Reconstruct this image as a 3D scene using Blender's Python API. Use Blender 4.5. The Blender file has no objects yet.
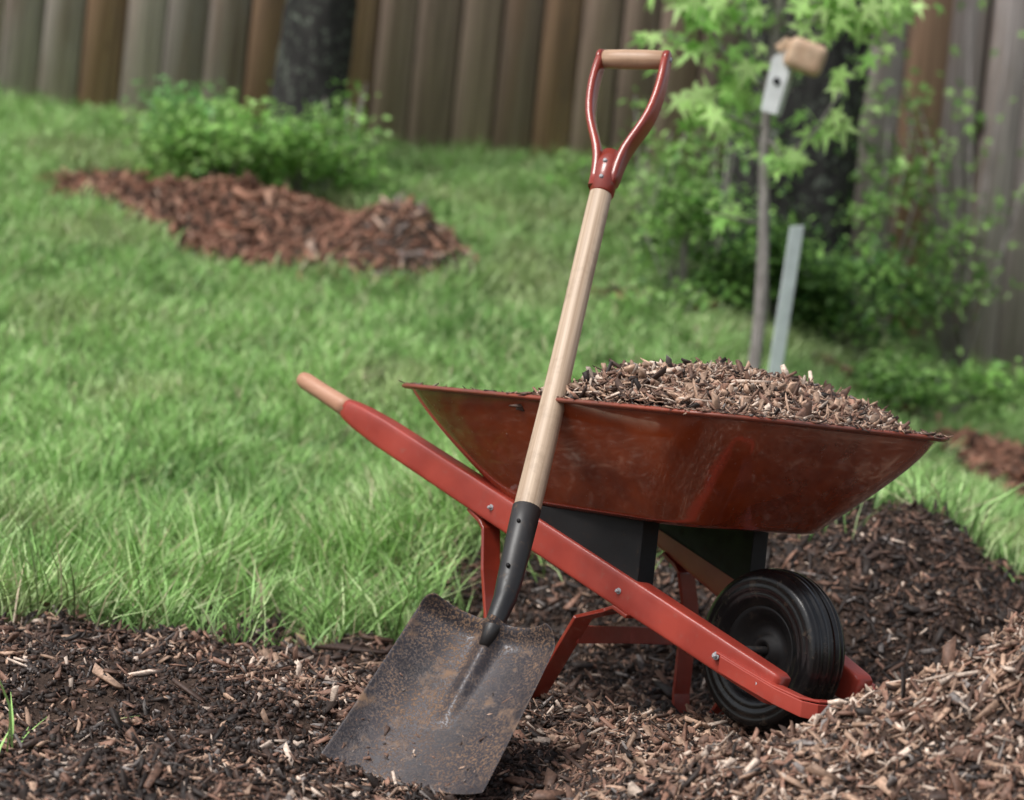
import bpy, math, random
import numpy as np
from mathutils import Vector, Matrix
random.seed(4); rng=np.random.default_rng(7)
S=bpy.context.scene
COL=S.collection
R=math.radians
# ------------------------------------------------------------------ helpers
def link(o,parent=None):
    COL.objects.link(o)
    if parent: o.parent=parent
    return o
def empty(name,loc=(0,0,0),rot=(0,0,0)):
    e=bpy.data.objects.new(name,None); e.location=loc; e.rotation_euler=rot; e.empty_display_size=.1
    return link(e)
def pym(name,V,F,mat,parent=None,smooth=True,bevel=0,subd=0,solid=0):
    m=bpy.data.meshes.new(name); m.from_pydata([tuple(v) for v in V],[],F); m.update()
    if smooth: m.polygons.foreach_set('use_smooth',[True]*len(m.polygons))
    m.materials.append(mat); o=link(bpy.data.objects.new(name,m),parent)
    if solid:
        s=o.modifiers.new('s','SOLIDIFY'); s.thickness=solid; s.offset=-1
    if bevel:
        b=o.modifiers.new('b','BEVEL'); b.width=bevel; b.segments=3; b.limit_method='ANGLE'; b.angle_limit=R(35)
    if subd:
        s=o.modifiers.new('d','SUBSURF'); s.levels=subd; s.render_levels=subd
    return o
def fast(name,V,F,mat,col=None,parent=None,smooth=False):
    V=np.ascontiguousarray(V,dtype=np.float32); F=np.ascontiguousarray(F,dtype=np.int32)
    n,k=F.shape; m=bpy.data.meshes.new(name)
    m.vertices.add(len(V)); m.vertices.foreach_set('co',V.ravel())
    m.loops.add(n*k); m.loops.foreach_set('vertex_index',F.ravel())
    m.polygons.add(n); m.polygons.foreach_set('loop_start',np.arange(0,n*k,k,dtype=np.int32))
    m.update(calc_edges=True)
    if smooth: m.polygons.foreach_set('use_smooth',np.ones(n,dtype=bool))
    if col is not None:
        c=np.ones((len(V),4),dtype=np.float32); c[:,:3]=col
        a=m.attributes.new('Col','FLOAT_COLOR','POINT'); a.data.foreach_set('color',c.ravel())
    m.materials.append(mat)
    return link(bpy.data.objects.new(name,m),parent)
def hash2(i,j,s):
    h=(i*374761393+j*668265263+s*974711)&0xffffffff
    h=((h^(h>>13))*1274126177)&0xffffffff
    return ((h^(h>>16))&0xffff)/65535.0
def vn(X,Y,sc,seed=0):
    x=np.asarray(X,dtype=float)*sc; y=np.asarray(Y,dtype=float)*sc
    i=np.floor(x).astype(np.int64); j=np.floor(y).astype(np.int64); fx=x-i; fy=y-j
    fx=fx*fx*(3-2*fx); fy=fy*fy*(3-2*fy)
    a=hash2(i,j,seed);b=hash2(i+1,j,seed);c=hash2(i,j+1,seed);d=hash2(i+1,j+1,seed)
    return (a*(1-fx)+b*fx)*(1-fy)+(c*(1-fx)+d*fx)*fy
def ss(x): x=np.clip(x,0,1); return x*x*(3-2*x)
def g(x,s): return np.exp(-(x/s)**2)
# ------------------------------------------------------------------ terrain
BEDS=[(-.83,8.45,.66,.31,-.35),(.40,8.18,.2,.10,0),(1.02,8.05,.2,.10,-.2),(1.50,7.75,.30,.34,0)]
def bedmask(X,Y):
    m=np.zeros_like(X)
    for (cx,cy,a,b,t) in BEDS:
        dx=X-cx; dy=(Y-cy)-t*dx
        r=(dx/a)**2+(dy/b)**2
        m=np.maximum(m,ss((1.25-r+ (vn(X,Y,7,3)-.5)*.9)/.35))
    return m
def border(X):
    return np.interp(X,[-3,-1,-.78,-.2,.1,.8,1.3,2,4],[4.95,5.28,5.5,5.72,6.1,6.35,6.15,5.6,5.2])
def mulchmask(X,Y,soft=.10):
    return ss((border(X)-Y+(vn(X,Y,4.3,11)-.5)*.5+(vn(X,Y,13,12)-.5)*.36)/soft)
def zf(X):
    return 1.33-.02*ss((X+1.5)/2)-.56*ss((X-.4)/1.3)-.25*ss((X-1.7)/6)
def terr0(X,Y):
    s=np.clip((Y-5.3)/4.3,0,1)
    z=zf(X)*s**1.2+.06*np.clip(Y-9.6,0,12)
    z=z-.35*(1-np.exp(-np.clip(4.65-Y,0,50)*.2/.35))
    z=z+.27*g(X-.8,.42)*g(Y-5.72,.38)+.16*g(X-.05,.3)*g(Y-5.85,.3)
    z=z+.42*g(X-1.05,.6)*g(Y-4.05,.3)
    z=z+.11*g(X+.9,.5)*g(Y-8.5,.22)+.15*g(X+.36,.19)*g(Y-8.28,.17)+.10*g(X-1.5,.25)*g(Y-7.75,.25)
    z=z-.035*g(X-.0,.3)*g(Y-4.15,.2)-.045*g(X-.34,.2)*g(Y-4.97,.2)-.04*g(X-.64,.16)*g(Y-4.40,.13)
    return z
def terr(X,Y):
    X=np.asarray(X,float); Y=np.asarray(Y,float)
    mm=np.maximum(mulchmask(X,Y),bedmask(X,Y))
    n=(vn(X,Y,9,1)-.5)*.050+(vn(X,Y,22,2)-.5)*.030
    l=(vn(X,Y,2.5,5)-.5)*.06
    wb=1-.75*g(X-.25,.5)*g(Y-4.75,.35)
    wb=wb*(1-.6*g(X+.08,.3)*g(Y-4.2,.12))
    return terr0(X,Y)+n*mm*wb+l*(1-mm)
def tnorm(X,Y,e=.02):
    dx=(terr(X+e,Y)-terr(X-e,Y))/(2*e); dy=(terr(X,Y+e)-terr(X,Y-e))/(2*e)
    n=np.stack([-dx,-dy,np.ones_like(dx)],1); return n/np.linalg.norm(n,axis=1,keepdims=True)
def tz(x,y): return float(terr(np.array([x]),np.array([y]))[0])
# ------------------------------------------------------------------ materials
def mat(name):
    m=bpy.data.materials.new(name); m.use_nodes=True
    nt=m.node_tree; return m,nt,nt.nodes['Principled BSDF']
def N(nt,t,**k):
    n=nt.nodes.new(t)
    for a,b in k.items(): setattr(n,a,b)
    return n
def coords(nt,scale=(1,1,1),kind='Object'):
    tc=N(nt,'ShaderNodeTexCoord'); mp=N(nt,'ShaderNodeMapping'); mp.inputs['Scale'].default_value=scale
    nt.links.new(tc.outputs[kind],mp.inputs['Vector']); return mp.outputs['Vector']
def noise(nt,vec,scale,detail=4,rough=.55):
    n=N(nt,'ShaderNodeTexNoise'); n.inputs['Scale'].default_value=scale; n.inputs['Detail'].default_value=detail
    n.inputs['Roughness'].default_value=rough; nt.links.new(vec,n.inputs['Vector']); return n.outputs['Fac']
def ramp(nt,fac,stops):
    r=N(nt,'ShaderNodeValToRGB'); e=r.color_ramp.elements
    while len(e)<len(stops): e.new(.5)
    for i,(p,c) in enumerate(stops): e[i].position=p; e[i].color=(*c,1) if len(c)==3 else c
    nt.links.new(fac,r.inputs['Fac']); return r.outputs['Color']
def mix(nt,a,b,f,mode='MIX'):
    m=N(nt,'ShaderNodeMix',data_type='RGBA',blend_type=mode)
    for s,v in ((m.inputs[0],f),(m.inputs[6],a),(m.inputs[7],b)):
        if hasattr(v,'is_linked') : nt.links.new(v,s)
        elif isinstance(v,(int,float)): s.default_value=v
        else: s.default_value=(*v,1)
    return m.outputs[2]
def bump(nt,p,h,st=.4,dist=.005):
    b=N(nt,'ShaderNodeBump'); b.inputs['Strength'].default_value=st; b.inputs['Distance'].default_value=dist
    nt.links.new(h,b.inputs['Height']); nt.links.new(b.outputs['Normal'],p.inputs['Normal'])
def attr(nt,name='Col'):
    a=N(nt,'ShaderNodeAttribute'); a.attribute_name=name; return a.outputs['Color']

def colmat(name,rough=.8,noise_sc=60,amt=.35,spec=.3,trans=0,vec_scale=(1,1,1),bmp=0,det=2):
    m,nt,p=mat(name); c=attr(nt)
    if amt>0:
        v=coords(nt,vec_scale); n=noise(nt,v,noise_sc,det); f=ramp(nt,n,[(.3,(1-amt,)*3),(.7,(1+amt*.4,)*3)])
        cc=mix(nt,c,f,1.0,'MULTIPLY')
        if bmp: bump(nt,p,n,.8,bmp)
    else: cc=c
    nt.links.new(cc,p.inputs['Base Color'])
    p.inputs['Roughness'].default_value=rough; p.inputs['Specular IOR Level'].default_value=spec
    if trans:
        t=N(nt,'ShaderNodeBsdfTranslucent'); nt.links.new(cc,t.inputs['Color'])
        ms=N(nt,'ShaderNodeMixShader'); ms.inputs[0].default_value=trans
        nt.links.new(p.outputs[0],ms.inputs[1]); nt.links.new(t.outputs[0],ms.inputs[2])
        nt.links.new(ms.outputs[0],nt.nodes['Material Output'].inputs['Surface'])
    return m
M_chip=colmat('mulch_chips',.62,180,.45,.45)
M_grass=colmat('grass_blades',.45,3,0,.4)
M_leaf=colmat('leaves',.5,30,0,.35,trans=.4)
M_ground=colmat('soil',.9,95,.6,.2,bmp=.012,det=6)

def metal(name,base,dark,rough=.3,coat=.4,dirt=.25,dirtcol=(.16,.1,.06),spec=.5,bst=.3):
    m,nt,p=mat(name); v=coords(nt)
    n=noise(nt,v,9,5); c=mix(nt,dark,base,ramp(nt,n,[(.35,(0,0,0)),(.65,(1,1,1))]))
    n2=noise(nt,v,60,8,.7); d=ramp(nt,n2,[(.58,(0,0,0)),(.74,(dirt*2,)*3)])
    c=mix(nt,c,dirtcol,d); nt.links.new(c,p.inputs['Base Color'])
    r=N(nt,'ShaderNodeMapRange'); r.inputs['To Min'].default_value=rough; r.inputs['To Max'].default_value=rough+.35
    nt.links.new(n2,r.inputs['Value']); r.inputs['From Min'].default_value=.52; r.inputs['From Max'].default_value=.8
    nt.links.new(r.outputs[0],p.inputs['Roughness']); p.inputs['Specular IOR Level'].default_value=spec
    p.inputs['Coat Weight'].default_value=coat; p.inputs['Coat Roughness'].default_value=.05
    n3=noise(nt,v,6,2); bump(nt,p,n3,bst,.03)
    return m
M_tray=metal('tray_enamel',(.31,.055,.015),(.18,.030,.010),.12,1.0,.12,bst=.4,spec=.8)
M_red=metal('red_paint',(.43,.060,.038),(.31,.038,.025),.4,.2,.2,(.26,.14,.10))
M_redm=metal('red_bracket_paint',(.34,.045,.024),(.22,.028,.015),.28,.5,.2)
M_black=metal('black_paint',(.007,.007,.008),(.012,.010,.010),.55,.0,.12,spec=.3)
M_socket=metal('socket_paint',(.012,.012,.013),(.03,.027,.026),.42,.0,.35,spec=.5)
M_bolt=metal('zinc',(.5,.5,.52),(.35,.35,.36),.3,0,.1); 
def rubber():
    m,nt,p=mat('tyre_rubber'); v=coords(nt); n=noise(nt,v,40,8,.7)
    c=ramp(nt,n,[(.35,(.005,.005,.006)),(.58,(.011,.010,.010)),(.78,(.11,.08,.055))])
    nt.links.new(c,p.inputs['Base Color']); p.inputs['Roughness'].default_value=.25; bump(nt,p,n,.2,.003); return m
M_rub=rubber()
def woodmat(name,a,b,scale=(70,70,4),rough=.5,dirt=(.2,.13,.08),dl=.52):
    m,nt,p=mat(name); v=coords(nt,scale); n=noise(nt,v,1,5,.6)
    c=ramp(nt,n,[(.3,a),(.7,b)]); v2=coords(nt); n2=noise(nt,v2,14,6,.7)
    c=mix(nt,c,dirt,ramp(nt,n2,[(dl,(0,0,0)),(.8,(.7,)*3)])); nt.links.new(c,p.inputs['Base Color'])
    p.inputs['Roughness'].default_value=rough; bump(nt,p,n,.2,.002); return m
M_shaft=woodmat('ash_wood',(.34,.23,.15),(.66,.51,.37),(120,120,2.2))
M_gripw=woodmat('grip_wood',(.38,.22,.13),(.56,.38,.25),(4,100,100),.45)
M_handlew=woodmat('handle_wood',(.45,.22,.13),(.56,.31,.2),(6,70,70),.5)
def blademat():
    m,nt,p=mat('blade_steel'); v=coords(nt); n=noise(nt,v,14,6,.65)
    c=ramp(nt,n,[(.3,(.024,.021,.024)),(.7,(.062,.054,.060))])
    n2=noise(nt,v,260,6,.75); n3=noise(nt,v,7,4,.65); n4=noise(nt,v,22,7,.72)
    d=N(nt,'ShaderNodeMath',operation='MULTIPLY'); nt.links.new(ramp(nt,n2,[(.5,(0,0,0)),(.57,(1,1,1))]),d.inputs[0])
    nt.links.new(ramp(nt,n3,[(.42,(.15,)*3),(.6,(1,1,1))]),d.inputs[1])
    mx=N(nt,'ShaderNodeMath',operation='MAXIMUM'); nt.links.new(d.outputs[0],mx.inputs[0]); nt.links.new(ramp(nt,n4,[(.55,(0,0,0)),(.68,(.75,)*3)]),mx.inputs[1])
    c=mix(nt,c,(.28,.17,.10),mx.outputs[0]); nt.links.new(c,p.inputs['Base Color'])
    p.inputs['Metallic'].default_value=.25
    r=N(nt,'ShaderNodeMapRange'); r.inputs['To Min'].default_value=.33; r.inputs['To Max'].default_value=.9
    nt.links.new(mx.outputs[0],r.inputs['Value']); nt.links.new(r.outputs[0],p.inputs['Roughness'])
    bump(nt,p,mx.outputs[0],.4,.002); return m
M_blade=blademat()
def fencemat():
    m,nt,p=mat('weathered_fence_wood'); c=attr(nt); v=coords(nt,(75,75,1.6)); n=noise(nt,v,1,5,.6)
    f=ramp(nt,n,[(.30,(.62,.59,.57)),(.5,(.97,.95,.94)),(.70,(1.28,1.27,1.26))])
    cc=mix(nt,c,f,1.0,'MULTIPLY'); v2=coords(nt,(7,7,.8)); n2=noise(nt,v2,1,5,.65)
    cc=mix(nt,cc,(.30,.165,.10),ramp(nt,n2,[(.5,(0,0,0)),(.72,(.65,)*3)]))
    n5=noise(nt,coords(nt,(9,9,1.3)),1,5,.7); cc=mix(nt,cc,(.12,.10,.095),ramp(nt,n5,[(.55,(0,0,0)),(.75,(.6,)*3)]))
    vo=N(nt,'ShaderNodeTexVoronoi'); vo.inputs['Scale'].default_value=1; nt.links.new(coords(nt,(5,5,2.6)),vo.inputs['Vector'])
    cc=mix(nt,(.05,.03,.02),cc,ramp(nt,vo.outputs['Distance'],[(.06,(0,0,0)),(.14,(1,1,1))]))
    nt.links.new(cc,p.inputs['Base Color']); p.inputs['Roughness'].default_value=.85; bump(nt,p,n,.4,.004); return m
M_fence=fencemat()
# ------------------------------------------------------------------ ground sheet
def axis(lo,hi,st,far):
    c=list(np.arange(lo,hi+1e-6,st)); d=st; x=hi; up=[]
    while x<far: d*=1.25; x+=d; up.append(x)
    d=st; x=lo; dn=[]
    while x>-far: d*=1.25; x-=d; dn.append(x)
    return np.array(dn[::-1]+c+up)
ax=axis(-2.2,2.2,.02,260); ay=axis(3.3,9.9,.02,300)
GX,GY=np.meshgrid(ax,ay); gx=GX.ravel(); gy=GY.ravel()
gz=terr(gx,gy)
mm=np.maximum(mulchmask(gx,gy,.25),bedmask(gx,gy))[:,None]
soil=np.array([.040,.026,.020])+vn(gx,gy,30,8)[:,None]*np.array([.06,.040,.029])
lawn=np.array([.08,.12,.04])+vn(gx,gy,12,9)[:,None]*np.array([.07,.07,.03])
V=np.stack([gx,gy,gz],1); nx=len(ax); ny=len(ay)
i=np.arange(nx*ny).reshape(ny,nx)
F=np.stack([i[:-1,:-1].ravel(),i[:-1,1:].ravel(),i[1:,1:].ravel(),i[1:,:-1].ravel()],1)
fast('ground',V,F,M_ground,soil*mm+lawn*(1-mm),smooth=True)
# ------------------------------------------------------------------ chips
PAL=np.array([(.028,.018,.014),(.075,.043,.031),(.16,.088,.06),(.28,.152,.105),(.46,.30,.21),(.66,.52,.42),(.22,.19,.175)])
def chips(name,P,Nn,wts,lsc=1.0,tilt=.4,asp=(.12,.42),flat=(.2,.5)):
    n=len(P)
    L=np.exp(rng.normal(math.log(.0135),.6,n)); L=np.clip(L,.004,.06)*lsc
    W=np.clip(L*rng.uniform(asp[0],asp[1],n),.0012,.02*lsc); T=W*rng.uniform(flat[0],flat[1],n)
    nn=Nn+rng.normal(0,tilt,(n,3)); nn/=np.linalg.norm(nn,axis=1,keepdims=True)
    r=rng.normal(0,1,(n,3)); t=r-(r*nn).sum(1,keepdims=True)*nn; t/=np.linalg.norm(t,axis=1,keepdims=True)
    b=np.cross(nn,t)
    Vs=[]
    bend=rng.normal(0,.12,n)*L
    for sx in (-.5,.5):
        wf=rng.uniform(.2,1.1,n); off=rng.normal(0,.25,n)
        for sy in (-.5,.5):
            xj=sx+rng.normal(0,.14,n)
            for sz in (-.5,.5):
                Vs.append(P+t*(xj*L)[:,None]+b*((sy*wf+off)*W)[:,None]+nn*(sz*T+bend*sx)[:,None])
    V=np.stack(Vs,1).reshape(-1,3)
    f=np.array([[0,1,3,2],[4,6,7,5],[0,4,5,1],[2,3,7,6],[1,5,7,3],[0,2,6,4]])
    F=(np.arange(n)[:,None,None]*8+f[None]).reshape(-1,4)
    if wts.ndim==1: idx=rng.choice(len(PAL),n,p=wts/wts.sum())
    else:
        cw=np.cumsum(wts/wts.sum(1,keepdims=True),1); idx=(rng.random(n)[:,None]>cw).sum(1).clip(0,len(PAL)-1)
    c=PAL[idx]*rng.uniform(.65,1.35,(n,1))
    return fast(name,V,F,M_chip,np.repeat(c,8,axis=0))
n=270000
Y=3.5+3.0*rng.random(n)**1.15; X=rng.uniform(-1,1,n)*(Y*.2+.35)+.1
mk=mulchmask(X,Y,.3)
heapf=.42*g(X-1.05,.6)*g(Y-4.05,.3)
soilness=ss((.35-X)/.5)*ss((5.7-Y)/.5)                     # bare, dark soil region in front and to the left
thr=ss((vn(X,Y,6,71)*.6+vn(X,Y,17,72)*.4-.38)/.25)
clear=(.40+.60*thr)*(1-soilness)+(.07+.78*thr)*soilness; clear=np.maximum(clear,ss(heapf/.06)); clear=np.maximum(clear,ss((Y-5.1)/.4)*.9)
keep=rng.random(n)<mk*clear
X=X[keep];Y=Y[keep]
Z=terr(X,Y)+rng.uniform(-.003,.009,len(X))
wd=np.array([.32,.26,.17,.10,.08,.03,.04]); wl=np.array([.04,.09,.18,.24,.27,.15,.03]); wm=np.array([.42,.28,.14,.07,.04,.01,.04])
heap=ss((heapf[keep]-.035)/.07)*(.5+.5*ss((vn(X,Y,7,21)-.2)/.3)); mound=ss((Y-5.05)/.3)
patch=ss((vn(X,Y,4,22)*.7+vn(X,Y,11,23)*.3-.46)/.14)*.8
light=np.clip(np.maximum(heap,patch*(1-mound)),0,1)[:,None]
wts=wd*(1-light)+wl*light; wts=wts*(1-mound[:,None]*(1-heap[:,None]))+wm*mound[:,None]*(1-heap[:,None])
chips('mulch',np.stack([X,Y,Z],1),tnorm(X,Y),wts,.95,.45)
# crumbly soil clods between the chips
n=110000
Y=3.55+2.3*rng.random(n); X=rng.uniform(-1,1,n)*(Y*.2+.2)-.05
k=(rng.random(n)<mulchmask(X,Y,.3)*(.45+.55*ss((.5-X)/.5))); X=X[k];Y=Y[k]
chips('soil_clods',np.stack([X,Y,terr(X,Y)+rng.uniform(-.002,.004,len(X))],1),tnorm(X,Y),np.array([.50,.30,.10,.03,.02,.01,.04]),.42,.8,(.5,1.0),(.6,1.0))
n=360
X=rng.uniform(-1.2,1.4,n); Y=rng.uniform(3.7,6.2,n); k=mulchmask(X,Y)>.6; X=X[k];Y=Y[k]
chips('bark_pieces',np.stack([X,Y,terr(X,Y)+.010],1),tnorm(X,Y),np.array([.14,.2,.2,.16,.2,.1,.05]),2.0,.25)
n=60000
X=rng.uniform(-1.8,2.1,n); Y=rng.uniform(7.3,9.0,n); k=rng.random(n)<bedmask(X,Y)*np.where((X>.1)&(X<.9),.5,1); X=X[k];Y=Y[k]
P3=PAL.copy(); PAL=np.array([(.05,.028,.02),(.13,.06,.037),(.25,.11,.068),(.36,.175,.11),(.46,.26,.175),(.6,.42,.32),(.24,.19,.17)])
grey=ss((X+.52)/.15)*(X<0)*.9
wb_=np.array([.06,.13,.30,.36,.13,.02,.0])[None]*(1-grey[:,None])+np.array([.1,.14,.15,.1,.12,.1,.3])[None]*grey[:,None]
dk_=((X>.1)&(X<1.2))[:,None]; wb_=np.where(dk_,np.array([.4,.3,.2,.08,.02,.0,.0])[None],wb_)
chips('garden_bed_mulch',np.stack([X,Y,terr(X,Y)+rng.uniform(0,.015,len(X))],1),tnorm(X,Y),wb_,1.35,.4); PAL=P3
# ------------------------------------------------------------------ grass
def blades(name,X,Y,L,W,base,mask_col=None,lean=.45):
    n=len(X); Z=terr(X,Y)-.004
    yaw=rng.uniform(0,2*math.pi,n); la=np.abs(rng.normal(0,lean,n)); ld=rng.uniform(0,2*math.pi,n)
    up=np.stack([np.sin(la)*np.cos(ld),np.sin(la)*np.sin(ld),np.cos(la)],1)
    sd=np.stack([np.cos(yaw),np.sin(yaw),np.zeros(n)],1)
    out=np.stack([np.cos(ld),np.sin(ld),-np.ones(n)*.35],1)
    P=np.stack([X,Y,Z],1); cur=(rng.uniform(.1,.7,n)*L)[:,None]
    rows=[]
    for f,w in ((0,.8),(.5,1),(1,.12)):
        c=P+up*(L*f)[:,None]+out*cur*f*f
        rows+= [c-sd*(W*w/2)[:,None],c+sd*(W*w/2)[:,None]]
    V=np.stack(rows,1).reshape(-1,3)
    f=np.array([[0,1,3,2],[2,3,5,4]]); F=(np.arange(n)[:,None,None]*6+f[None]).reshape(-1,4)
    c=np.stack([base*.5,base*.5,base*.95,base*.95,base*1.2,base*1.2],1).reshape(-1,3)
    return fast(name,V,F,M_grass,c)
n=290000
Y=5.0+4.75*rng.random(n)**.95; X=rng.uniform(-1,1,n)*(Y*.205+.12)
dens=(1-mulchmask(X,Y,.6))*(1-bedmask(X,Y))
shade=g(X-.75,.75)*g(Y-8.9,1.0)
pt=vn(X,Y,1.8,31); fine=vn(X,Y,9,32); f2=vn(X,Y,26,33)
k=rng.random(n)<dens*(1-.5*shade)*(.40+.60*ss((fine*.6+f2*.4-.22)/.4)); X=X[k];Y=Y[k]; pt=pt[k]; fine=fine[k]; f2=f2[k]; shade=shade[k]; n=len(X)
gr=np.array([.37,.62,.20]); gy2=np.array([.58,.72,.35]); gd=np.array([.17,.36,.09])
base=gd+(gr-gd)*ss((pt*.6+fine*.5+f2*.25-.15))[:,None]
dry=ss((vn(X,Y,3.2,35)-.62)/.2)[:,None]*.45; base=base*(1-dry)+np.array([.48,.50,.26])*dry
r=rng.random(n)[:,None]; base=np.where(r>.80,gy2,base)*rng.uniform(.6,1.25,(n,1)); base=np.where(rng.random((n,1))>.955,np.array([.62,.54,.36]),base)
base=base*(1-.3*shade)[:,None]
L=rng.uniform(.03,.075,n)*(.5+.6*fine+.6*f2)*(1+1.0*ss((6.6-Y)/1.0)); W=rng.uniform(.003,.0052,n)
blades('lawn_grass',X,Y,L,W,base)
tx=[];ty=[]
for _ in range(190):
    cx=random.uniform(-1.2,.15); cy=float(border(np.array([cx]))[0])-abs(random.gauss(0,.17))+.08
    k=random.randint(5,34); s_=random.uniform(.012,.04); tx+=list(rng.normal(cx,s_,k)); ty+=list(rng.normal(cy,s_,k))
for (cx,cy) in ((-.71,4.1),(-.68,4.15)):
    tx+=list(rng.normal(cx,.012,8)); ty+=list(rng.normal(cy,.012,8))
tx=np.array(tx);ty=np.array(ty); n=len(tx)
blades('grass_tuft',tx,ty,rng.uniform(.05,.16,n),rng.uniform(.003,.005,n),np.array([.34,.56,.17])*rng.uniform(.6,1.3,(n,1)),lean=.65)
n=1500; tx=rng.uniform(-1.2,.3,n); ty=border(tx)+rng.normal(-.02,.19,n)
blades('dry_straw',tx,ty,rng.uniform(.04,.17,n),rng.uniform(.002,.004,n),np.array([.62,.49,.33])*rng.uniform(.6,1.2,(n,1)),lean=1.2)
M_dead=colmat('dead_leaf',.8,40,.4,.2)
n=300; X=rng.uniform(-1.2,.2,n); Y=border(X)+rng.normal(.04,.26,n); P=np.stack([X,Y,terr(X,Y)+.012+.03*(rng.random(n))*(Y>border(X))],1)
nn=rng.normal(0,.45,(n,3))+np.array([0,-.2,1]); nn/=np.linalg.norm(nn,axis=1,keepdims=True)
r=rng.normal(0,1,(n,3)); t=r-(r*nn).sum(1,keepdims=True)*nn; t/=np.linalg.norm(t,axis=1,keepdims=True); b=np.cross(nn,t); L=rng.uniform(.015,.045,n)[:,None]
V=np.stack([P,P+t*L*.4+b*L*.3+nn*L*.15,P+t*L+nn*L*.1,P+t*L*.5-b*L*.28+nn*L*.2],1).reshape(-1,3)
fast('dead_leaves',V,np.arange(n*4).reshape(n,4),M_dead,np.repeat(np.array([[.42,.27,.18]])*rng.uniform(.5,1.4,(n,1)),4,axis=0))
# ------------------------------------------------------------------ fence
Vs=[];Fs=[];Cs=[]
def addbox(c,hx,hy,z0,z1,col,dog=0,tilt=0,yaw=0):
    b=len(Vs)*1
    pts=[]
    cx,cy=c
    out=[(-hx,z0),(hx,z0),(hx,z1-dog),(hx-dog,z1),(-hx+dog,z1),(-hx,z1-dog)]
    for y in (-hy,hy):
        for (x,z) in out: pts.append((cx+x+tilt*(z-z0),cy+y+yaw*x,z))
    Vs.extend(pts); Cs.extend([col]*12)
    q=[[0,1,2,5],[5,2,3,4],[6,11,8,7],[11,10,9,8]]
    for a in range(6): q.append([a,(a+6),(a+1)%6+6,(a+1)%6])
    Fs.extend([[b+v for v in f] for f in q])
x=-9.0; kk=0
while x<9:
    w=random.uniform(.122,.145); xc=x+w/2; kk+=1
    t=float(np.interp(xc,[-3,-1.2,-.6,.5,.9,2],[.2,.2,.95,.95,.15,0]))
    gray=np.array([.56,.49,.47]); brown=np.array([.42,.305,.245])
    c=(gray*(1-t)+brown*t)*random.uniform(.6,1.2)
    if random.random()<.2: c=np.array([.42,.26,.17])*random.uniform(.8,1.1)
    z0=float(terr0(np.array([xc]),np.array([9.6]))[0])-.03+random.uniform(-.01,.01)
    addbox((xc,9.6+random.uniform(-.003,.003)),w/2,.009,z0,z0+1.83+random.uniform(-.01,.01),c,.02,random.uniform(-.004,.004),random.uniform(-.04,.04))
    gap=random.uniform(.004,.012)
    addbox((x+w+gap/2,9.645),.03,.008,z0,z0+1.80,np.array([.10,.075,.06]),.01)
    x+=w+gap
for px in np.arange(-8.4,9,2.4):
    z0=float(terr0(np.array([px]),np.array([9.66]))[0]); addbox((px,9.76),.045,.045,z0-.3,z0+1.9,np.array([.2,.14,.1]))
for k in range(-9,9):
    xa,xb=float(k),float(k+1)
    for hz in (.3,.95,1.55):
        b=len(Vs)
        za=float(terr0(np.array([xa]),np.array([9.6]))[0])+hz; zb=float(terr0(np.array([xb]),np.array([9.6]))[0])+hz
        for (xx,zz) in ((xa,za),(xb,zb)):
            for yy in (9.66,9.70):
                for dz in (0,.085): Vs.append((xx,yy,zz+dz)); Cs.append(np.array([.2,.14,.1]))
        Fs.extend([[b+v for v in f] for f in ([0,4,5,1],[2,3,7,6],[1,5,7,3],[0,2,6,4],[0,1,3,2],[4,6,7,5])])
fast('wooden_fence',np.array(Vs),np.array(Fs),M_fence,np.array(Cs))
# ------------------------------------------------------------------ tubes / trees
def tube(P,Rd,n=10,cap=True,jit=0):
    P=[Vector(p) for p in P]; V=[];F=[]
    ref=Vector((0,1,0.13)).normalized()
    for i,p in enumerate(P):
        d=(P[min(i+1,len(P)-1)]-P[max(i-1,0)]).normalized()
        s=d.cross(ref); s=s.normalized() if s.length>1e-4 else Vector((1,0,0)); u=s.cross(d)
        for k in range(n):
            a=2*math.pi*k/n; r=Rd[i]*(1+(random.uniform(-jit,jit) if jit else 0))
            V.append(p+s*math.cos(a)*r+u*math.sin(a)*r)
    for i in range(len(P)-1):
        for k in range(n): F.append([i*n+k,i*n+(k+1)%n,(i+1)*n+(k+1)%n,(i+1)*n+k])
    if cap: F.append(list(range(n))[::-1]); F.append([(len(P)-1)*n+k for k in range(n)])
    return V,F
def barkm(name,a,b,sc=(22,22,4),lichen=0):
    m,nt,p=mat(name); v=coords(nt,sc); n=noise(nt,v,1,6,.65)
    c=ramp(nt,n,[(.35,a),(.65,b)])
    if lichen:
        l=noise(nt,coords(nt),34,6,.7); c=mix(nt,c,(.24,.28,.22),ramp(nt,l,[(.54,(0,0,0)),(.66,(lichen,)*3)]))
    nt.links.new(c,p.inputs['Base Color']); p.inputs['Roughness'].default_value=.9
    bump(nt,p,n,1,.03); return m
M_trunk=barkm('dark_bark',(.008,.0075,.007),(.035,.032,.03),lichen=.6)
M_twig=barkm('grey_twig',(.24,.21,.20),(.50,.45,.43),(60,60,12))
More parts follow.
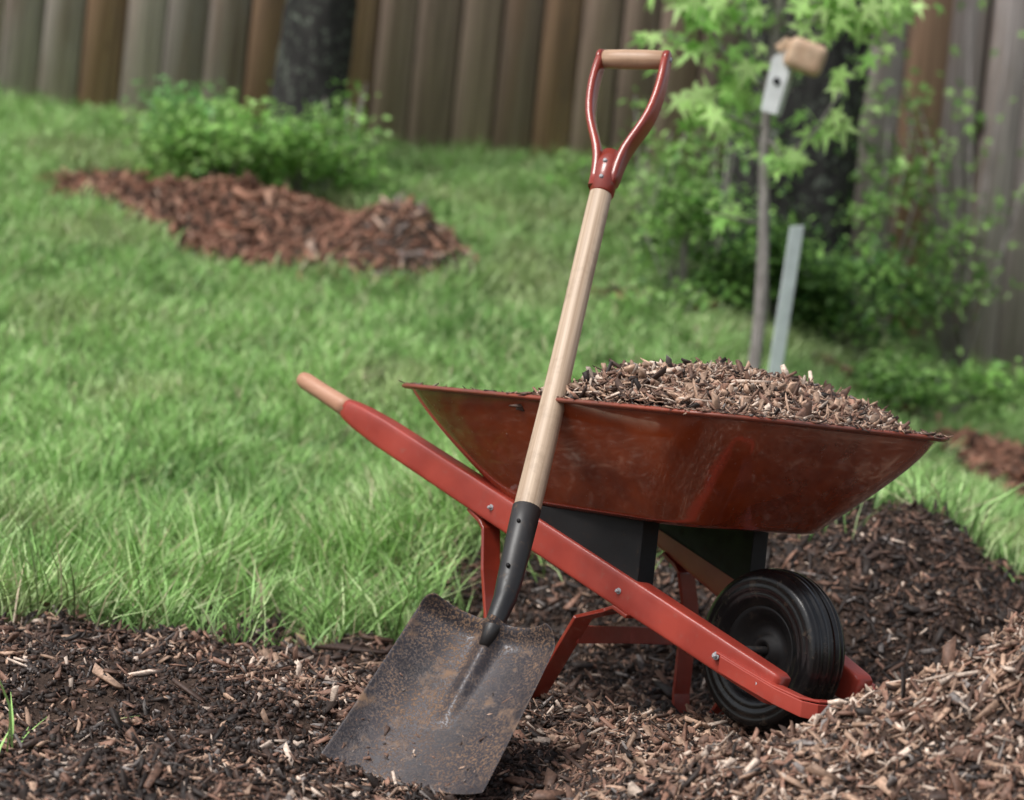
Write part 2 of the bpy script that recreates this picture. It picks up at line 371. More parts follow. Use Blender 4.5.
def trunk(name,x,y,r,h,lean=(0,0)):
    e=empty(name,(0,0,0))
    z0=tz(x,y)-.1; P=[];Rr=[]
    for i in range(60):
        f=i/59; P.append((x+lean[0]*f*h+.02*math.sin(f*7),y+lean[1]*f*h,z0+f*h)); Rr.append(r*(1-.3*f)*(1+.45*math.exp(-f*h/.12))*(1+random.uniform(-.015,.015)))
    V,F=tube(P,Rr,40,True,.05); o=pym('trunk',V,F,M_trunk,e); 
    top=Vector(P[-1]); lv=[];
    for k in range(6):
        a=k*1.05+random.random()*.4; q=top-Vector((0,0,random.uniform(0,.8)))
        pts=[q,q+Vector((math.cos(a)*.5,math.sin(a)*.5,.5)),q+Vector((math.cos(a)*1.1,math.sin(a)*1.1,1.3))]
        V,F=tube(pts,[r*.4,r*.28,r*.1],10); pym('limb_%d'%k,V,F,M_trunk,e); lv.append(pts[1]); lv.append(pts[2])
    return e,lv
def leafcloud(name,C,Rr,n,size,cols,parent=None,shell=.35,flat=1):
    m=len(C); idx=rng.integers(0,m,n); d=rng.normal(0,1,(n,3)); d/=np.linalg.norm(d,axis=1,keepdims=True)
    rad=(shell+(1-shell)*rng.random(n))[:,None]
    P=np.array(C)[idx]+d*rad*np.array(Rr)[idx]
    at=P[rng.integers(0,n,max(8,n//16))]; j=rng.integers(0,len(at),n)
    P=at[j]+rng.normal(0,1,(n,3))*size*np.array([1.2,1.2,.8])
    nn=rng.normal(0,.6,(n,3))+np.array([0,-.3,1.0*flat]); nn/=np.linalg.norm(nn,axis=1,keepdims=True)
    r=rng.normal(0,1,(n,3)); t=r-(r*nn).sum(1,keepdims=True)*nn; t/=np.linalg.norm(t,axis=1,keepdims=True); b=np.cross(nn,t)
    L=(size*rng.uniform(.6,1.3,n))[:,None]
    V=np.stack([P,P+t*L*.45+b*L*.3+nn*L*.06,P+t*L-nn*L*.12,P+t*L*.45-b*L*.3+nn*L*.06],1).reshape(-1,3)
    F=np.arange(n*4).reshape(n,4)
    cidx=rng.integers(0,len(cols),n); clump=(.6+.8*hash2(j,j*7+1,5))[:,None]
    c=np.array(cols)[cidx]*rng.uniform(.75,1.25,(n,1))*clump
    return fast(name,V,F,M_leaf,np.repeat(c,4,axis=0),parent)
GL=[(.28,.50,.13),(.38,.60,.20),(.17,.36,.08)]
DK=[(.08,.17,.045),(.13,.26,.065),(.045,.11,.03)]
te,lv=trunk('oak_tree',-.775,9.15,.122,3.6,(.0,0))
leafcloud('crown',[tuple(v) for v in lv],[(.6,.6,.45)]*len(lv),3500,.07,DK,te)
te2,lv=trunk('oak_tree.001',.79,8.95,.215,4.0,(.01,0))
leafcloud('crown',[tuple(v) for v in lv],[(.7,.7,.5)]*len(lv),4000,.07,DK,te2)
C=[(.79+.17*math.cos(a)+0,8.9-.16*abs(math.sin(a)),tz(.76,8.95)+h) for a,h in [(random.uniform(0,3.14),random.uniform(0,.9)**1.4) for _ in range(30)]]
leafcloud('ivy_leaves',C,[(.08,.06,.1)]*30,500,.028,DK+GL[:1],te2)
# ------------------------------------------------------------------ shrubs
def shrub(name,x,y,w,h,n,size,cols,stems=9,shell=.3,low=.25):
    e=empty(name); z=tz(x,y)
    C=[];Rr=[]
    for k in range(10):
        a=random.uniform(0,6.28); q=random.random()**.5*.7
        hh=random.uniform(low,.85)*h*(1-.4*q)
        C.append((x+math.cos(a)*q*w,y+math.sin(a)*q*w*.8,z+hh)); Rr.append((w*.36,w*.3,h*.26))
    leafcloud('foliage',C,Rr,n,size,cols,e,shell)
    V=[];F=[]
    for c in C:
        p=[(x+random.uniform(-.03,.03),y,z-.02),((x+c[0])/2,(y+c[1])/2,z+(c[2]-z)*.6),(c[0],c[1],c[2]+Rr[0][2]*.5)]
        v,f=tube(p,[.006,.004,.002],6); b=len(V); V+=v; F+=[[q+b for q in ff] for ff in f]
    pym('stems',V,F,M_twig,e)
shrub('garden_shrub',-.98,8.74,.34,.36,2200,.032,GL)
shrub('garden_shrub',-.72,8.76,.30,.34,1700,.032,GL)
shrub('garden_shrub',-.60,8.9,.16,.44,240,.032,GL)
shrub('low_shrub',-1.17,9.2,.15,.26,900,.026,[(.24,.5,.16),(.3,.6,.22)])
shrub('weed_plant',.20,9.35,.14,.12,110,.035,GL)
shrub('weed_plant',-1.3,9.35,.14,.12,110,.035,GL)
shrub('understory_shrub',.36,8.75,.24,.6,420,.033,GL)
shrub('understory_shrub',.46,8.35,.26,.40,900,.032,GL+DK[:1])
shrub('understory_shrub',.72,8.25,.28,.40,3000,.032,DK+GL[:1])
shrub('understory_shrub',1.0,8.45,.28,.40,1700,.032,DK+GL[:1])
shrub('understory_shrub',1.12,8.9,.25,.9,420,.033,GL)
shrub('understory_shrub',1.42,9.1,.30,1.0,420,.033,GL)
shrub('understory_shrub',.58,8.6,.16,.75,260,.033,GL+DK[:1])
shrub('understory_shrub',1.25,8.25,.34,.20,1800,.032,GL+DK[:2])
shrub('understory_shrub',1.05,8.0,.24,.15,800,.028,GL+DK[:1])
shrub('understory_shrub',.45,8.1,.22,.10,350,.028,GL+DK[:1])
# ------------------------------------------------------------------ maple sapling
sap=empty('maple_sapling'); sx,sy=.632,7.5; z0=tz(sx,sy)
def trk(z): 
    h=z-z0; return Vector((sx-.03*h+.012*math.sin(h*6),sy+.01*math.sin(h*4),z))
P=[trk(z0-.03+i*.09) for i in range(20)]
V,F=tube(P,[.019-.00058*i for i in range(20)],10,True,.05); pym('trunk',V,F,M_twig,sap)
branches=[]
def br(z,dx,dy,dz,r=.006):
    a=trk(z); b=a+Vector((dx*.5,dy*.5,dz*.35)); c=a+Vector((dx,dy,dz)); V,F=tube([a,b,c],[r,r*.7,r*.35],7); branches.append((a,b,c)); return V,F
BV=[];BF=[]
for spec in [(z0+.47,-.16,.0,.02),(z0+.60,.24,.0,.36),(z0+.66,-.08,.05,.16),(z0+.95,.2,-.05,.22),(z0+.82,-.22,-.05,.20),(z0+.93,-.28,0,.18),(z0+1.0,.14,.05,.2),(z0+.86,-.12,-.1,.24),(z0+.70,.05,-.05,-.06),(z0+1.05,-.15,0,.2),(z0+.95,.28,0,.12),(z0+.9,-.3,0,.05),(z0+1.05,.25,-.06,.08),(z0+.72,-.2,-.08,.06),(z0+1.0,.32,-.02,.10),(z0+.98,-.33,.02,.14)]:
    v,f=br(*spec); b=len(BV); BV+=v; BF+=[[q+b for q in ff] for ff in f]
pym('branches',BV,BF,M_twig,sap)
tmpl=[(0,0)]
for a,r in [(-150,.25),(-118,.5),(-95,.26),(-58,.85),(-30,.34),(0,1.1),(30,.34),(58,.85),(95,.26),(118,.5),(150,.25)]:
    tmpl.append((math.sin(R(a))*r*.9, math.cos(R(a))*r))
tmpl=np.array(tmpl); tri=np.array([[0,i,i+1] for i in range(1,11)])
def maple(name,P,size,cols,parent,droop=.5):
    n=len(P); P=np.array(P)
    nn=rng.normal(0,.4,(n,3))+np.array([0,-.7,.45]); nn/=np.linalg.norm(nn,axis=1,keepdims=True)
    r=rng.normal(0,.7,(n,3))+np.array([0,-.3,-.8]); t=r-(r*nn).sum(1,keepdims=True)*nn; t/=np.linalg.norm(t,axis=1,keepdims=True); b=np.cross(nn,t)
    L=size*rng.uniform(.6,1.3,n)
    V=P[:,None]+t[:,None]*(tmpl[None,:,1:2]*L[:,None,None])+b[:,None]*(tmpl[None,:,0:1]*L[:,None,None])-nn[:,None]*((tmpl**2).sum(1)[None,:,None]*L[:,None,None]*.25)
    F=(np.arange(n)[:,None,None]*12+tri[None]).reshape(-1,3)
    c=np.array(cols)[rng.integers(0,len(cols),n)]*rng.uniform(.75,1.25,(n,1))
    return fast(name,V.reshape(-1,3),F,M_leaf,np.repeat(c,12,axis=0),parent)
LP=[]
for (a,b,c) in branches:
    for _ in range(18):
        f=random.uniform(.4,1.15); q=a.lerp(c,f); LP.append(tuple(q+Vector((random.gauss(0,.03),random.gauss(0,.04),random.gauss(-.015,.03)))))
LP=[p for p in LP if p[2]>z0+.60 or random.random()<.3]
for _ in range(60):
    LP.append((sx+random.gauss(-.0,.2),sy+random.gauss(0,.08),z0+random.uniform(.98,1.4)))
# keep the birdhouse readable
LP=[p for p in LP if not (abs(p[0]-.66)<.075 and z0+.72<p[2]<z0+.96 and p[1]<7.46)]
maple('leaves',LP,.056,[(.44,.70,.22),(.56,.80,.30),(.28,.54,.13)],sap)
sp2=empty('young_tree'); x2,y2=1.42,9.0; zz=tz(x2,y2); BV=[];BF=[];LP=[]
for k in range(7):
    a=Vector((x2+random.uniform(-.05,.05),y2,zz)); c=a+Vector((random.uniform(-.35,.22),random.uniform(-.1,.1),random.uniform(.7,1.25))); m_=a.lerp(c,.5)+Vector((random.uniform(-.05,.05),0,.05))
    v,f=tube([a,m_,c],[.008,.005,.002],6); b=len(BV); BV+=v; BF+=[[q+b for q in ff] for ff in f]
    for _ in range(20):
        q=a.lerp(c,random.uniform(.3,1.05)); LP.append(tuple(q+Vector((random.gauss(0,.07),random.gauss(0,.05),random.gauss(0,.05)))))
pym('stems',BV,BF,M_twig,sp2); maple('leaves',LP,.033,GL,sp2)
# ------------------------------------------------------------------ white stake
def simple(name,col,rough=.5,var=.2):
    m,nt,p=mat(name); v=coords(nt); n=noise(nt,v,22,5)
    c=tuple(q*(1-var) for q in col); nt.links.new(ramp(nt,n,[(.35,c),(.65,col)]),p.inputs['Base Color']); p.inputs['Roughness'].default_value=rough; return m
M_stake=simple('pale_stake',(.66,.72,.72),.5); M_card=simple('painted_panel',(.70,.72,.72),.6)
M_slab=woodmat('cut_wood',(.45,.28,.18),(.68,.5,.35),(20,20,20),.7)
stx,sty=.675,7.35; zs=tz(stx,sty)
def boxw(name,c,h,m,parent,rot=(0,0,0),bev=.002):
    V=[(a*h[0],b*h[1],d*h[2]) for a in(-1,1) for b in(-1,1) for d in(-1,1)]
    F=[[0,1,3,2],[4,6,7,5],[0,4,5,1],[2,3,7,6],[1,5,7,3],[0,2,6,4]]
    o=pym(name,V,F,m,parent,False,bev); o.location=c; o.rotation_euler=rot; return o
st=empty('garden_stake',(stx,sty,zs),(0,R(3),R(25)))
def flange(name,x0,y0,x1,y1,th,zt0,zt1):
    d=Vector((x1-x0,y1-y0,0)); nrm=Vector((-d.y,d.x,0)).normalized()*th
    V=[]
    for (x,y,zt) in ((x0,y0,zt0),(x1,y1,zt1)):
        for s in (0,1):
            for z in (-.2,zt): V.append((x+nrm.x*s,y+nrm.y*s,z))
    F=[[0,1,5,4],[2,6,7,3],[0,2,3,1],[4,5,7,6],[1,3,7,5],[0,4,6,2]]
    pym(name,V,F,M_stake,st,False,.001)
flange('flange_front',-.022,0,.018,0,.004,.53,.54); flange('flange_side',.0185,0,.0185,.03,.004,.54,.52)
# ------------------------------------------------------------------ birdhouse on the sapling
bh=empty('birdhouse',(.612,7.36,z0+.845),(R(4),R(10),R(-15)))
V=[];F=[]
prof=[(-.022,-.095),(.022,-.095),(.028,.045),(0,.085),(-.028,.045)]
for y in (-.03,.03): V+=[(x,y,z) for x,z in prof]
F=[[0,1,2,3,4],[9,8,7,6,5]]+[[a,a+5,(a+1)%5+5,(a+1)%5] for a in range(5)]
pym('body',V,F,M_card,bh,False,.002)
v,f=tube([(0,-.0305,-.01),(0,-.034,-.01)],[.010,.010],16); pym('entrance',v,f,M_black,bh,False)
o=boxw('roof',(.052,-.005,.07),(.052,.045,.042),M_slab,bh,(0,R(6),R(10)),.02)
o=boxw('roof_left',(-.008,-.0,.085),(.02,.036,.012),M_slab,bh,(0,R(-50),0),.004)
v,f=tube([(0,.03,-.02),(0.01,.14,-.02)],[.004,.004],8); pym('hanger',v,f,M_twig,bh)
# ------------------------------------------------------------------ WHEELBARROW
wb=empty('wheelbarrow',(.271,4.818,0),(0,0,R(-48)))
def rrect(hl,hw,r,n=10,ca=0):
    pts=[]
    for (sx_,sy_,a0) in ((1,1,0),(-1,1,90),(-1,-1,180),(1,-1,270)):
        for k in range(n+1):
            a=R(a0+90*k/n); pts.append((ca+sx_*(hl-r)+math.cos(a)*r,sy_*(hw-r)+math.sin(a)*r))
    out=[]
    for i in range(len(pts)):
        p=pts[i]; q=pts[(i+1)%len(pts)]; out.append(p)
        if math.hypot(p[0]-q[0],p[1]-q[1])>.1:
            for k in range(1,8): out.append((p[0]+(q[0]-p[0])*k/8,p[1]+(q[1]-p[1])*k/8))
    return out
def rimz(a): return .504+.005*(a+.4)/.8
ZB=.323
lev=[]
for i in range(14):
    f=i/13
    hl=.412+(.255-.412)*f**1.18; hw=.301+(.195-.301)*f**1.18; rr=.115-.03*f
    lev.append((f,hl,hw,rr))
V=[];F=[]
for (f,hl,hw,rr) in lev:
    for (a,b) in rrect(hl,hw,rr,10,0):
        V.append((a,b,rimz(a)*(1-f)+(ZB+.018)*f))
nn_=len(rrect(.3,.2,.1))
for (sc_,z) in ((.965,ZB+.007),(.91,ZB+.001),(.7,ZB),(.35,ZB)):
    for (a,b) in [(p[0]*sc_,p[1]*sc_) for p in rrect(.255,.195,.085,10,0)]:
        V.append((a,b,z))
rows=len(V)//nn_
for i in range(rows-1):
    for k in range(nn_): F.append([i*nn_+k,(i+1)*nn_+k,(i+1)*nn_+(k+1)%nn_,i*nn_+(k+1)%nn_])
F.append([(rows-1)*nn_+k for k in range(nn_)][::-1])
tray=pym('tray',V,F,M_tray,wb,True,0,1,.003)
rp=[(a,b,rimz(a)+.001) for (a,b) in rrect(.417,.306,.12,10,0)]
def ring(P,rx,rz,n=8):
    V=[];F=[];m=len(P)
    for i,p in enumerate(P):
        a=Vector(P[i-1]);b=Vector(P[(i+1)%m]); d=(b-a).normalized(); s=d.cross(Vector((0,0,1))).normalized(); u=Vector((0,0,1))
        for k in range(n):
            t=2*math.pi*k/n; V.append(Vector(p)+s*math.cos(t)*rx+u*math.sin(t)*rz)
    for i in range(m):
        for k in range(n): F.append([i*n+k,((i+1)%m)*n+k,((i+1)%m)*n+(k+1)%n,i*n+(k+1)%n])
    return V,F
M_rim=metal('worn_rim_paint',(.30,.06,.03),(.16,.05,.03),.4,.2,.45,(.24,.13,.08))
v,f=ring(rp,.010,.0048,10); pym('tray_rim',v,f,M_rim,wb)
def sec_loft(name,secs,m,nseg=20):
    V=[];F=[]
    P=[Vector(s[0]) for s in secs]
    for i,s in enumerate(secs):
        d=(P[min(i+1,len(P)-1)]-P[max(i-1,0)]).normalized(); sd=d.cross(Vector((0,0,1))).normalized(); u=sd.cross(d)
        e=s[3]
        for k in range(nseg):
            t=2*math.pi*(k+.5)/nseg; c=math.cos(t);q=math.sin(t)
            x=abs(c)**(2/e)*(1 if c>0 else -1); y=abs(q)**(2/e)*(1 if q>0 else -1)
            V.append(P[i]+sd*x*s[1]+u*y*s[2])
    for i in range(len(secs)-1):
        for k in range(nseg): F.append([i*nseg+k,i*nseg+(k+1)%nseg,(i+1)*nseg+(k+1)%nseg,(i+1)*nseg+k])
    F.append(list(range(nseg))[::-1]); F.append([(len(secs)-1)*nseg+k for k in range(nseg)])
    return pym(name,V,F,m,wb)
def bp(t,s):
    return Vector((.41-1.115*t, s*(.098+.162*t), .084+.417*t))
def beam(s,tag):
    secs=[(bp(0,s),.016,.024,9),(bp(.01,s),.019,.027,9),(bp(.3,s),.020,.0285,9),(bp(.6,s),.020,.0275,9),(bp(.80,s),.019,.026,8),(bp(.85,s),.018,.023,6),(bp(.875,s),.0175,.020,4),(bp(.885,s),.017,.018,3)]
    sec_loft('beam_'+tag,secs,M_red,32)
    secs=[(bp(.882,s),.0172,.0177,2.6),(bp(.90,s),.0168,.0168,2.2),(bp(.95,s),.0158,.0158,2),(bp(.985,s),.0158,.0158,2),(bp(.995,s),.013,.013,2),(bp(1.0,s),.006,.006,2)]
    sec_loft('grip_'+tag,secs,M_handlew,24)
    V=[];w=.019
    for (a,zt) in ((-.25,ZB+.0),(.12,ZB-.002)):
        t=(.41-a)/1.115; c=bp(t,s); 
        for dy in (-w,w):
            for z in (c.z+.026 if a>0 else c.z+.0, zt+.004): V.append((a,c.y+dy-s*.006,z))
    F=[[0,1,3,2],[4,6,7,5],[0,4,5,1],[2,3,7,6],[1,5,7,3],[0,2,6,4]]
    pym('riser_'+tag,V,F,M_black,wb,False,.003)
beam(-1,'near'); beam(1,'far')
def strap(name,P,wdir,w,th,m):
    P=[Vector(p) for p in P]; wd_=Vector(wdir).normalized(); V=[];F=[]
    for i,p in enumerate(P):
        d=(P[min(i+1,len(P)-1)]-P[max(i-1,0)]).normalized(); nrm=d.cross(wd_).normalized()
        for (a,b) in ((-1,-1),(1,-1),(1,1),(-1,1)): V.append(p+wd_*a*w/2+nrm*b*th/2)
    for i in range(len(P)-1):
        for k in range(4): F.append([i*4+k,i*4+(k+1)%4,(i+1)*4+(k+1)%4,(i+1)*4+k])
    F.append([3,2,1,0]); e=(len(P)-1)*4; F.append([e,e+1,e+2,e+3])
    return pym(name,V,F,m,wb,False,.0015)
def leg(s,tag,ar,af,foot,fz=0,yb=.2):
    def z_at(a): return bp((.41-a)/1.115,s).z-.0275
    yr=bp((.41-ar)/1.115,s).y; yf=bp((.41-af)/1.115,s).y
    P=[(ar-.045,yr+s*.0,z_at(ar-.045)-.003),(ar-.012,yr,z_at(ar)-.004),(ar,yr,z_at(ar)-.016)]
    P+=[(ar+(foot-.05-ar)*f,s*yb,z_at(ar)*(1-f)+(.018+fz)*f) for f in (.3,.6,.9)]
    P+=[(foot-.045,s*yb,fz+.006),(foot-.03,s*yb,fz),(foot+.02,s*yb,fz),(foot+.035,s*yb,fz+.010)]
    zt=z_at(af)-.003
    P+=[(foot+.035+(af-foot-.06)*f,s*(yb-.002),fz+.01+(zt-.03-fz)*f) for f in (.35,.7,.97)]
    P+=[(af-.012,yf,zt-.010),(af+.006,yf,zt-.003),(af+.04,yf,z_at(af+.04)-.003)]
    strap('leg_'+tag,P,(0,1,0),.040,.007,M_redm)
leg(-1,'near',-.215,.075,-.09,-.015); leg(1,'far',-.085,.14,-.035,-.035,.19)
strap('cross_brace',[(.025,-.185,.122),(-.04,.0,.117),(-.075,.185,.112)],(0,0,1),.030,.005,M_red)
wc=Vector((.294,0,.135))
prof=[(-.020,.062),(-.030,.072),(-.037,.085),(-.040,.093),(-.0385,.0955),(-.0405,.098),(-.041,.107),(-.0395,.110),(-.041,.113),(-.0395,.121),(-.036,.1265),(-.033,.1265),(-.031,.1295),(-.024,.1325),(-.022,.1285),(-.0195,.1285),(-.0175,.1338),(-.009,.135),(-.0075,.1305),(-.0045,.1305),(-.003,.1352),(.003,.1352)]
prof=prof+[(-y,r) for y,r in prof[::-1]][1:]
def revolve(name,prof,c,n,m,smooth=True,subd=0):
    V=[];F=[];k=len(prof)
    for i in range(n):
        a=2*math.pi*i/n
        for (y,r) in prof: V.append((c.x+math.cos(a)*r,c.y+y,c.z+math.sin(a)*r))
    for i in range(n):
        for j in range(k-1): F.append([i*k+j,((i+1)%n)*k+j,((i+1)%n)*k+j+1,i*k+j+1])
    return pym(name,V,F,m,wb,smooth,0,subd)
revolve('tyre',prof,wc,96,M_rub,True)
revolve('wheel_rim',[(-.004,.0),(-.022,.012),(-.026,.02),(-.010,.026),(-.008,.045),(-.018,.052),(-.026,.066),(-.031,.073),(.031,.073),(.026,.066),(.018,.052),(.008,.045),(.010,.026),(.026,.02),(.022,.012),(.004,0)],wc,48,M_black)
v,f=tube([wc+Vector((0,-.118,-.0)),wc+Vector((0,.118,0))],[.007,.007],14); pym('axle',v,f,M_socket,wb)
for s,tag in ((-1,'near'),(1,'far')):
    yb=bp((.41-.294)/1.115,s).y
    strap('axle_bracket_'+tag,[(.25,yb-s*.0225,.132),(.294,yb-s*.0225,.130),(.34,yb-s*.0225,.112)],(0,0,1),.035,.004,M_redm)
gp=[(.31,-.1385,.114),(.36,-.134,.098),(.425,-.126,.078),(.475,-.118,.066),(.492,-.10,.063),(.498,-.06,.062),(.498,.06,.062),(.492,.10,.063),(.475,.118,.066),(.425,.126,.078),(.36,.134,.098),(.31,.1385,.114)]
strap('wheel_guard',gp,(0,0,1),.026,.005,M_red)
strap('wheel_guard_lip',[(p[0]*1.0-.010,p[1]*.92,p[2]+.0165) for p in gp],(0,0,1),.004,.026,M_red)
def bolt(a,s,dz=0,yo=.0,name='bolt',r=.0065):
    t=(.41-a)/1.115; c=bp(t,s); c.z+=dz
    v,f=tube([(c.x,c.y+s*(.019+yo),c.z),(c.x,c.y+s*(.0255+yo),c.z),(c.x,c.y+s*(.0275+yo),c.z)],[r,r,r*.55],6); pym(name,v,f,M_bolt,wb,False)
    v,f=tube([(c.x,c.y+s*(.0185+yo),c.z),(c.x,c.y+s*(.0208+yo),c.z)],[r*1.5,r*1.5],16); pym('washer',v,f,M_bolt,wb,False)
for a,r in ((.385,.008),(.30,.0045),(-.2,.0035),(.09,.0035)):
    bolt(a,-1,0,.004 if a>.28 else 0,'bolt',r)
    bolt(a,1,0,.004 if a>.28 else 0,'bolt_far',r)
for k_,z in enumerate((.21,.15,.09)):
    v,f=tube([(-.092-.004*k_,.192,z),(-.100-.004*k_,.192,z)],[.005,.005],10); pym('rivet',v,f,M_black,wb)
# mulch in tray
def heapz(a,b):
    base=np.interp(a,[-.42,-.30,-.18,-.05,.06,.16,.27,.35,.42],[-.13,-.11,-.08,-.010,.055,.074,.056,.030,.004])
    edge=1-np.clip(((np.abs(a)/.41)**4+(np.abs(b)/.298)**4),0,1.2)
    return (rimz(a))+np.where(base>0,base*np.clip(edge,0,1)**.8,base)+ (vn(a+9,b+9,14,41)-.5)*.022
ha=np.linspace(-.385,.39,90); hb=np.linspace(-.28,.28,66); HA,HB=np.meshgrid(ha,hb)
fa=np.abs(HA)/.395; fb=np.abs(HB)/.285; sq=1-.11*(fa*fb)**3
HA=HA*sq; HB=HB*sq
HZ=heapz(HA,HB)-.004
wall=np.clip((.5*(HZ-rimz(HA))),-.2,0)
k_=1+wall*4.8; V=np.stack([(HA*k_).ravel(),(HB*k_).ravel(),HZ.ravel()],1)
i=np.arange(HA.size).reshape(HA.shape); F=np.stack([i[:-1,:-1].ravel(),i[:-1,1:].ravel(),i[1:,1:].ravel(),i[1:,:-1].ravel()],1)
fast('mulch_load',V,F,M_ground,np.tile(np.array([[.12,.07,.046]]),(len(V),1)),wb,True)
n=36000
a=rng.uniform(-.395,.405,n); b=rng.uniform(-.29,.29,n)
k=((np.abs(a)/.400)**5+(np.abs(b)/.288)**5)<1; a=a[k];b=b[k]
hz=heapz(a,b); sh=1+np.clip(.5*(hz-rimz(a)),-.2,0)*4.8
chips('mulch_load_chips',np.stack([a*sh,b*sh,hz+rng.uniform(-.002,.010,len(a))],1),np.tile(np.array([[0,0,1.]]),(len(a),1)),np.array([.06,.09,.15,.22,.30,.16,.02]),.85,.6).parent=wb
RP=np.array(rp); n=2000; j=rng.integers(0,len(RP),n); f=rng.random(n)[:,None]; Q=RP[j]*(1-f)+RP[(j+1)%len(RP)]*f
k=(Q[:,0]>-.1)|(rng.random(n)<.18); Q=Q[k]; Q[:,2]+=.005; Q[:,:2]+=rng.normal(0,.004,(len(Q),2))
chips('rim_debris',Q,np.tile(np.array([[0,0,1.]]),(len(Q),1)),np.array([.12,.16,.2,.2,.2,.06,.05]),.5,.3).parent=wb
# ------------------------------------------------------------------ SHOVEL
Nk=Vector((.022,4.42,.185)); Tp=Vector((.150,4.918,1.117))
zax=(Tp-Nk).normalized(); wv=Vector((.247,-.1,-.015)); xax=(wv-zax*wv.dot(zax)).normalized(); yax=zax.cross(xax)
Mx=Matrix((( xax.x,yax.x,zax.x,Nk.x),(xax.y,yax.y,zax.y,Nk.y),(xax.z,yax.z,zax.z,Nk.z),(0,0,0,1)))
sh=empty('shovel'); sh.matrix_world=Mx; Mi=Mx.inverted(); LT=(Tp-Nk).length
BL=Vector((-.224,4.262,-.086)); BR=Vector((.028,4.14,-.102)); TL=Vector((-.0966,4.43,.160)); TR=Vector((.124,4.34,.131))
nb=(BR-BL).cross(((TL+TR)-(BL+BR))*.5).normalized()
if nb.y>0: nb=-nb
V=[];F=[];NU,NV=41,45
for jv in range(NV):
    v=jv/(NV-1)
    L_=TL.lerp(BL,v); R_=TR.lerp(BR,v); c=(L_+R_)/2; h=(R_-L_)/2
    q=min(1,v/.12); wfac=.80+.20*math.sqrt(max(0,1-(1-q)**2)) 
    for iu in range(NU):
        u=-1+2*iu/(NU-1); p=c+h*u*wfac
        off=.028*abs(u)**3.2*(1-.25*v)
        off+=-.010*(1-u*u)
        off+=.020*math.exp(-(v/.05)**2)
        fw=.12*(1-v*.6); off+=.020*math.exp(-(u/fw)**2)*max(0,1-v/.62)**.7
        off+=.012*v*v
        V.append(Mi@(p+nb*off))
for jv in range(NV-1):
    for iu in range(NU-1): F.append([jv*NU+iu,jv*NU+iu+1,(jv+1)*NU+iu+1,(jv+1)*NU+iu])
pym('blade',V,F,M_blade,sh,True,0,1,.0022)
n=1500; f=rng.random(n); E=np.array(BL)[None]*(1-f[:,None])+np.array(BR)[None]*f[:,None]
ex=E[:,0]+rng.normal(-.012,.02,n); ey=E[:,1]+rng.normal(-.012,.014,n)
ez=terr(ex,ey)+rng.uniform(0,.014,n)*(vn(ex,ey,25,91))
chips('edge_crumbs',np.stack([ex,ey,ez],1),tnorm(ex,ey),wd,.8,.5)
n=420; v_=1-np.abs(rng.normal(0,.22,n)).clip(0,.9); u_=rng.uniform(-.9,.9,n)
Bp=[]
for a_,b_ in zip(v_,u_):
    L_=TL.lerp(BL,float(a_)); R_=TR.lerp(BR,float(a_)); Bp.append((L_+R_)/2+(R_-L_)/2*float(b_)+nb*(.028*abs(b_)**3.2*(1-.25*a_)-.010*(1-b_*b_)+.012*a_*a_+.0018))
chips('blade_crumbs',np.array([tuple(p) for p in Bp]),np.tile(np.array([[nb.x,nb.y,nb.z]]),(n,1)),np.array([.1,.2,.3,.2,.15,.02,.03]),.32,.15)
pb=[Mi@((TL+TR)/2+((BL+BR)-(TL+TR))/2*.14+nb*.006),Mi@((TL+TR)/2+((BL+BR)-(TL+TR))/2*.04+nb*.008),Vector((0,-.002,.0)),Vector((0,0,.03)),Vector((0,0,.10)),Vector((0,0,.165)),Vector((0,0,.168))]
v,f=tube(pb,[.008,.0145,.0185,.0205,.0225,.0235,.0205],24); pym('socket',v,f,M_socket,sh)
S1=LT*.74
P=[];Rr=[]
for i in range(20):
    f=i/19; z=.10+(S1+.05-.10)*f; P.append((.0015*math.sin(f*5),0,z)); Rr.append(.0222-.0035*f+.0005*math.sin(f*9))
v,f=tube(P,Rr,28); pym('shaft',v,f,M_shaft,sh)
for z in (.05,.13):
    v,f=tube([(0,-.019,z),(0,-.0255,z)],[.004,.003],12); pym('rivet',v,f,M_black,sh)
def fork(s):
    pts=[(.0165,S1-.0,0.010),(.017,S1+.045,.012),(.024,S1+.080,.011),(.040,S1+.115,.010),(.054,S1+.150,.010),(.061,S1+.195,.010),(.062,S1+.240,.010),(.060,LT-.012,.010),(.060,LT+.012,.010),(.060,LT+.017,.006)]
    V=[];F=[];n=12
    W_=[.017,.018,.019,.020,.021,.021,.020,.019,.014,.006]
    for i,(x,z,th) in enumerate(pts):
        a=Vector((pts[max(i-1,0)][0],0,pts[max(i-1,0)][1])); b=Vector((pts[min(i+1,len(pts)-1)][0],0,pts[min(i+1,len(pts)-1)][1])); d=(b-a).normalized(); nrm=Vector((d.z,0,-d.x))
        for k in range(n):
            t=2*math.pi*(k+.5)/n; c=math.cos(t);q=math.sin(t); e=.6
            cx=abs(c)**e*(1 if c>0 else -1); cy=abs(q)**e*(1 if q>0 else -1)
            p=Vector((x,0,z))+nrm*cx*th*.8+Vector((0,cy*W_[i],0)); V.append((p.x*s,p.y,p.z))
    for i in range(len(pts)-1):
        for k in range(n):
            q=[i*n+k,i*n+(k+1)%n,(i+1)*n+(k+1)%n,(i+1)*n+k]; F.append(q if s<0 else q[::-1])
    F.append(list(range(n))); F.append([(len(pts)-1)*n+k for k in range(n)][::-1])
    return pym('fork_%s'%('left' if s<0 else 'right'),V,F,M_redm,sh,True,0,1)
fork(-1); fork(1)
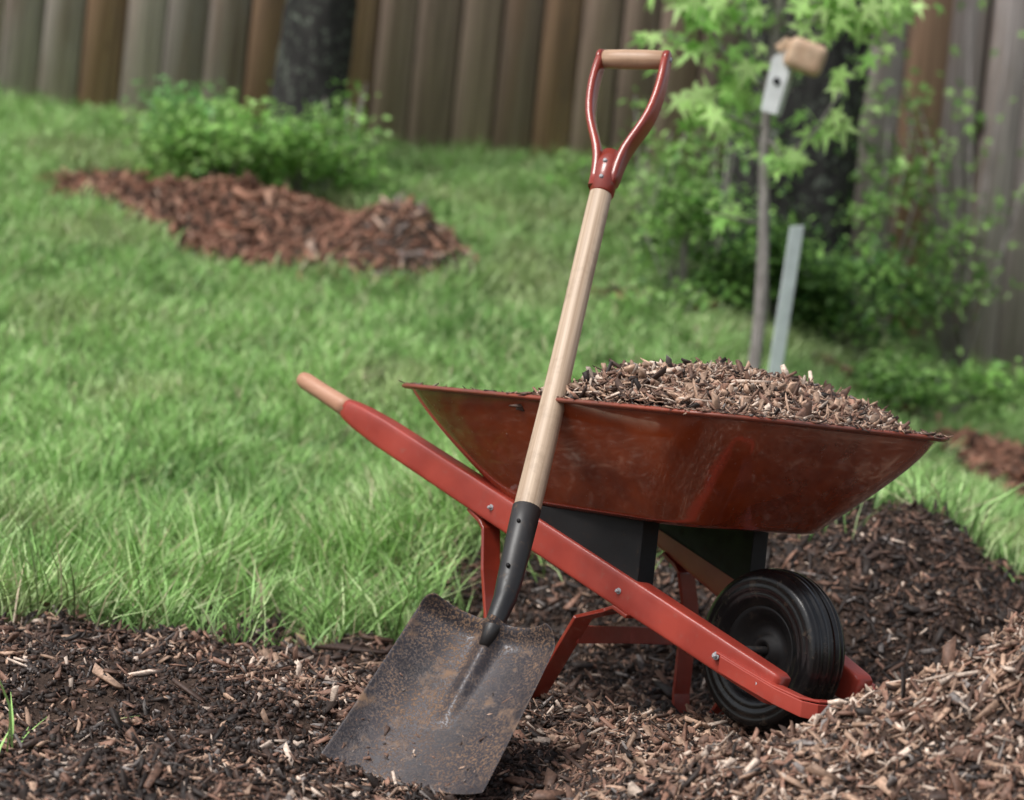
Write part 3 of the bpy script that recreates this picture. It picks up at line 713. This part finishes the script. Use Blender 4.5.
v,f=tube([(0,0,S1-.012),(0,0,S1-.01),(0,0,S1+.05),(0,0,S1+.075)],[.0185,.0215,.0215,.016],24); pym('ferrule',v,f,M_redm,sh)
for z in (S1+.012,S1+.045):
    v,f=tube([(0,-.02,z),(0,-.0245,z)],[.0045,.003],12); pym('rivet',v,f,M_bolt,sh)
v,f=tube([(-.056,0,LT),(-.053,0,LT),(-.02,0,LT),(.02,0,LT),(.053,0,LT),(.056,0,LT)],[.014,.0165,.0175,.0175,.0165,.014],24); pym('grip',v,f,M_gripw,sh)
for s in (-1,1):
    v,f=tube([(s*.0565,0,LT),(s*.064,0,LT),(s*.067,0,LT)],[.0175,.0175,.013],24); pym('grip_cap',v,f,M_redm,sh)
    v,f=tube([(s*.067,0,LT),(s*.0695,0,LT)],[.006,.004],12); pym('rivet',v,f,M_bolt,sh)
# ------------------------------------------------------------------ light + camera
w=bpy.data.worlds.new('World'); S.world=w; w.use_nodes=True; nt=w.node_tree
sky=nt.nodes.new('ShaderNodeTexSky'); sky.sky_type='NISHITA'; sky.sun_disc=False; sky.sun_elevation=R(53); sky.sun_rotation=R(231)
sky.dust_density=3; sky.air_density=1.0
hs=nt.nodes.new('ShaderNodeHueSaturation'); hs.inputs['Saturation'].default_value=.4
nt.links.new(sky.outputs[0],hs.inputs['Color']); bg=nt.nodes['Background']; nt.links.new(hs.outputs[0],bg.inputs['Color']); bg.inputs['Strength'].default_value=.15
sl=bpy.data.lights.new('sun','SUN'); sl.energy=2.7; sl.angle=R(26); sl.color=(1,.98,.95)
so=link(bpy.data.objects.new('sun',sl)); sd=Vector((-.45,-.36,.78)).normalized(); so.rotation_euler=sd.to_track_quat('Z','Y').to_euler(); so.location=(-3,-3,6)
cam=bpy.data.cameras.new('camera'); cam.lens=98.44; cam.sensor_width=36; cam.clip_end=2000; cam.clip_start=.05
cam.dof.use_dof=True; cam.dof.focus_distance=4.5; cam.dof.aperture_fstop=3.4
co=link(bpy.data.objects.new('camera',cam)); c_,s_=math.cos(R(6)),math.sin(R(6))
co.matrix_world=Matrix(((c_,-s_,0,0),(0,0,-1,0),(s_,c_,0,.5),(0,0,0,1)))
S.camera=co
S.view_settings.view_transform='Standard'; S.view_settings.look='None'; S.view_settings.exposure=0
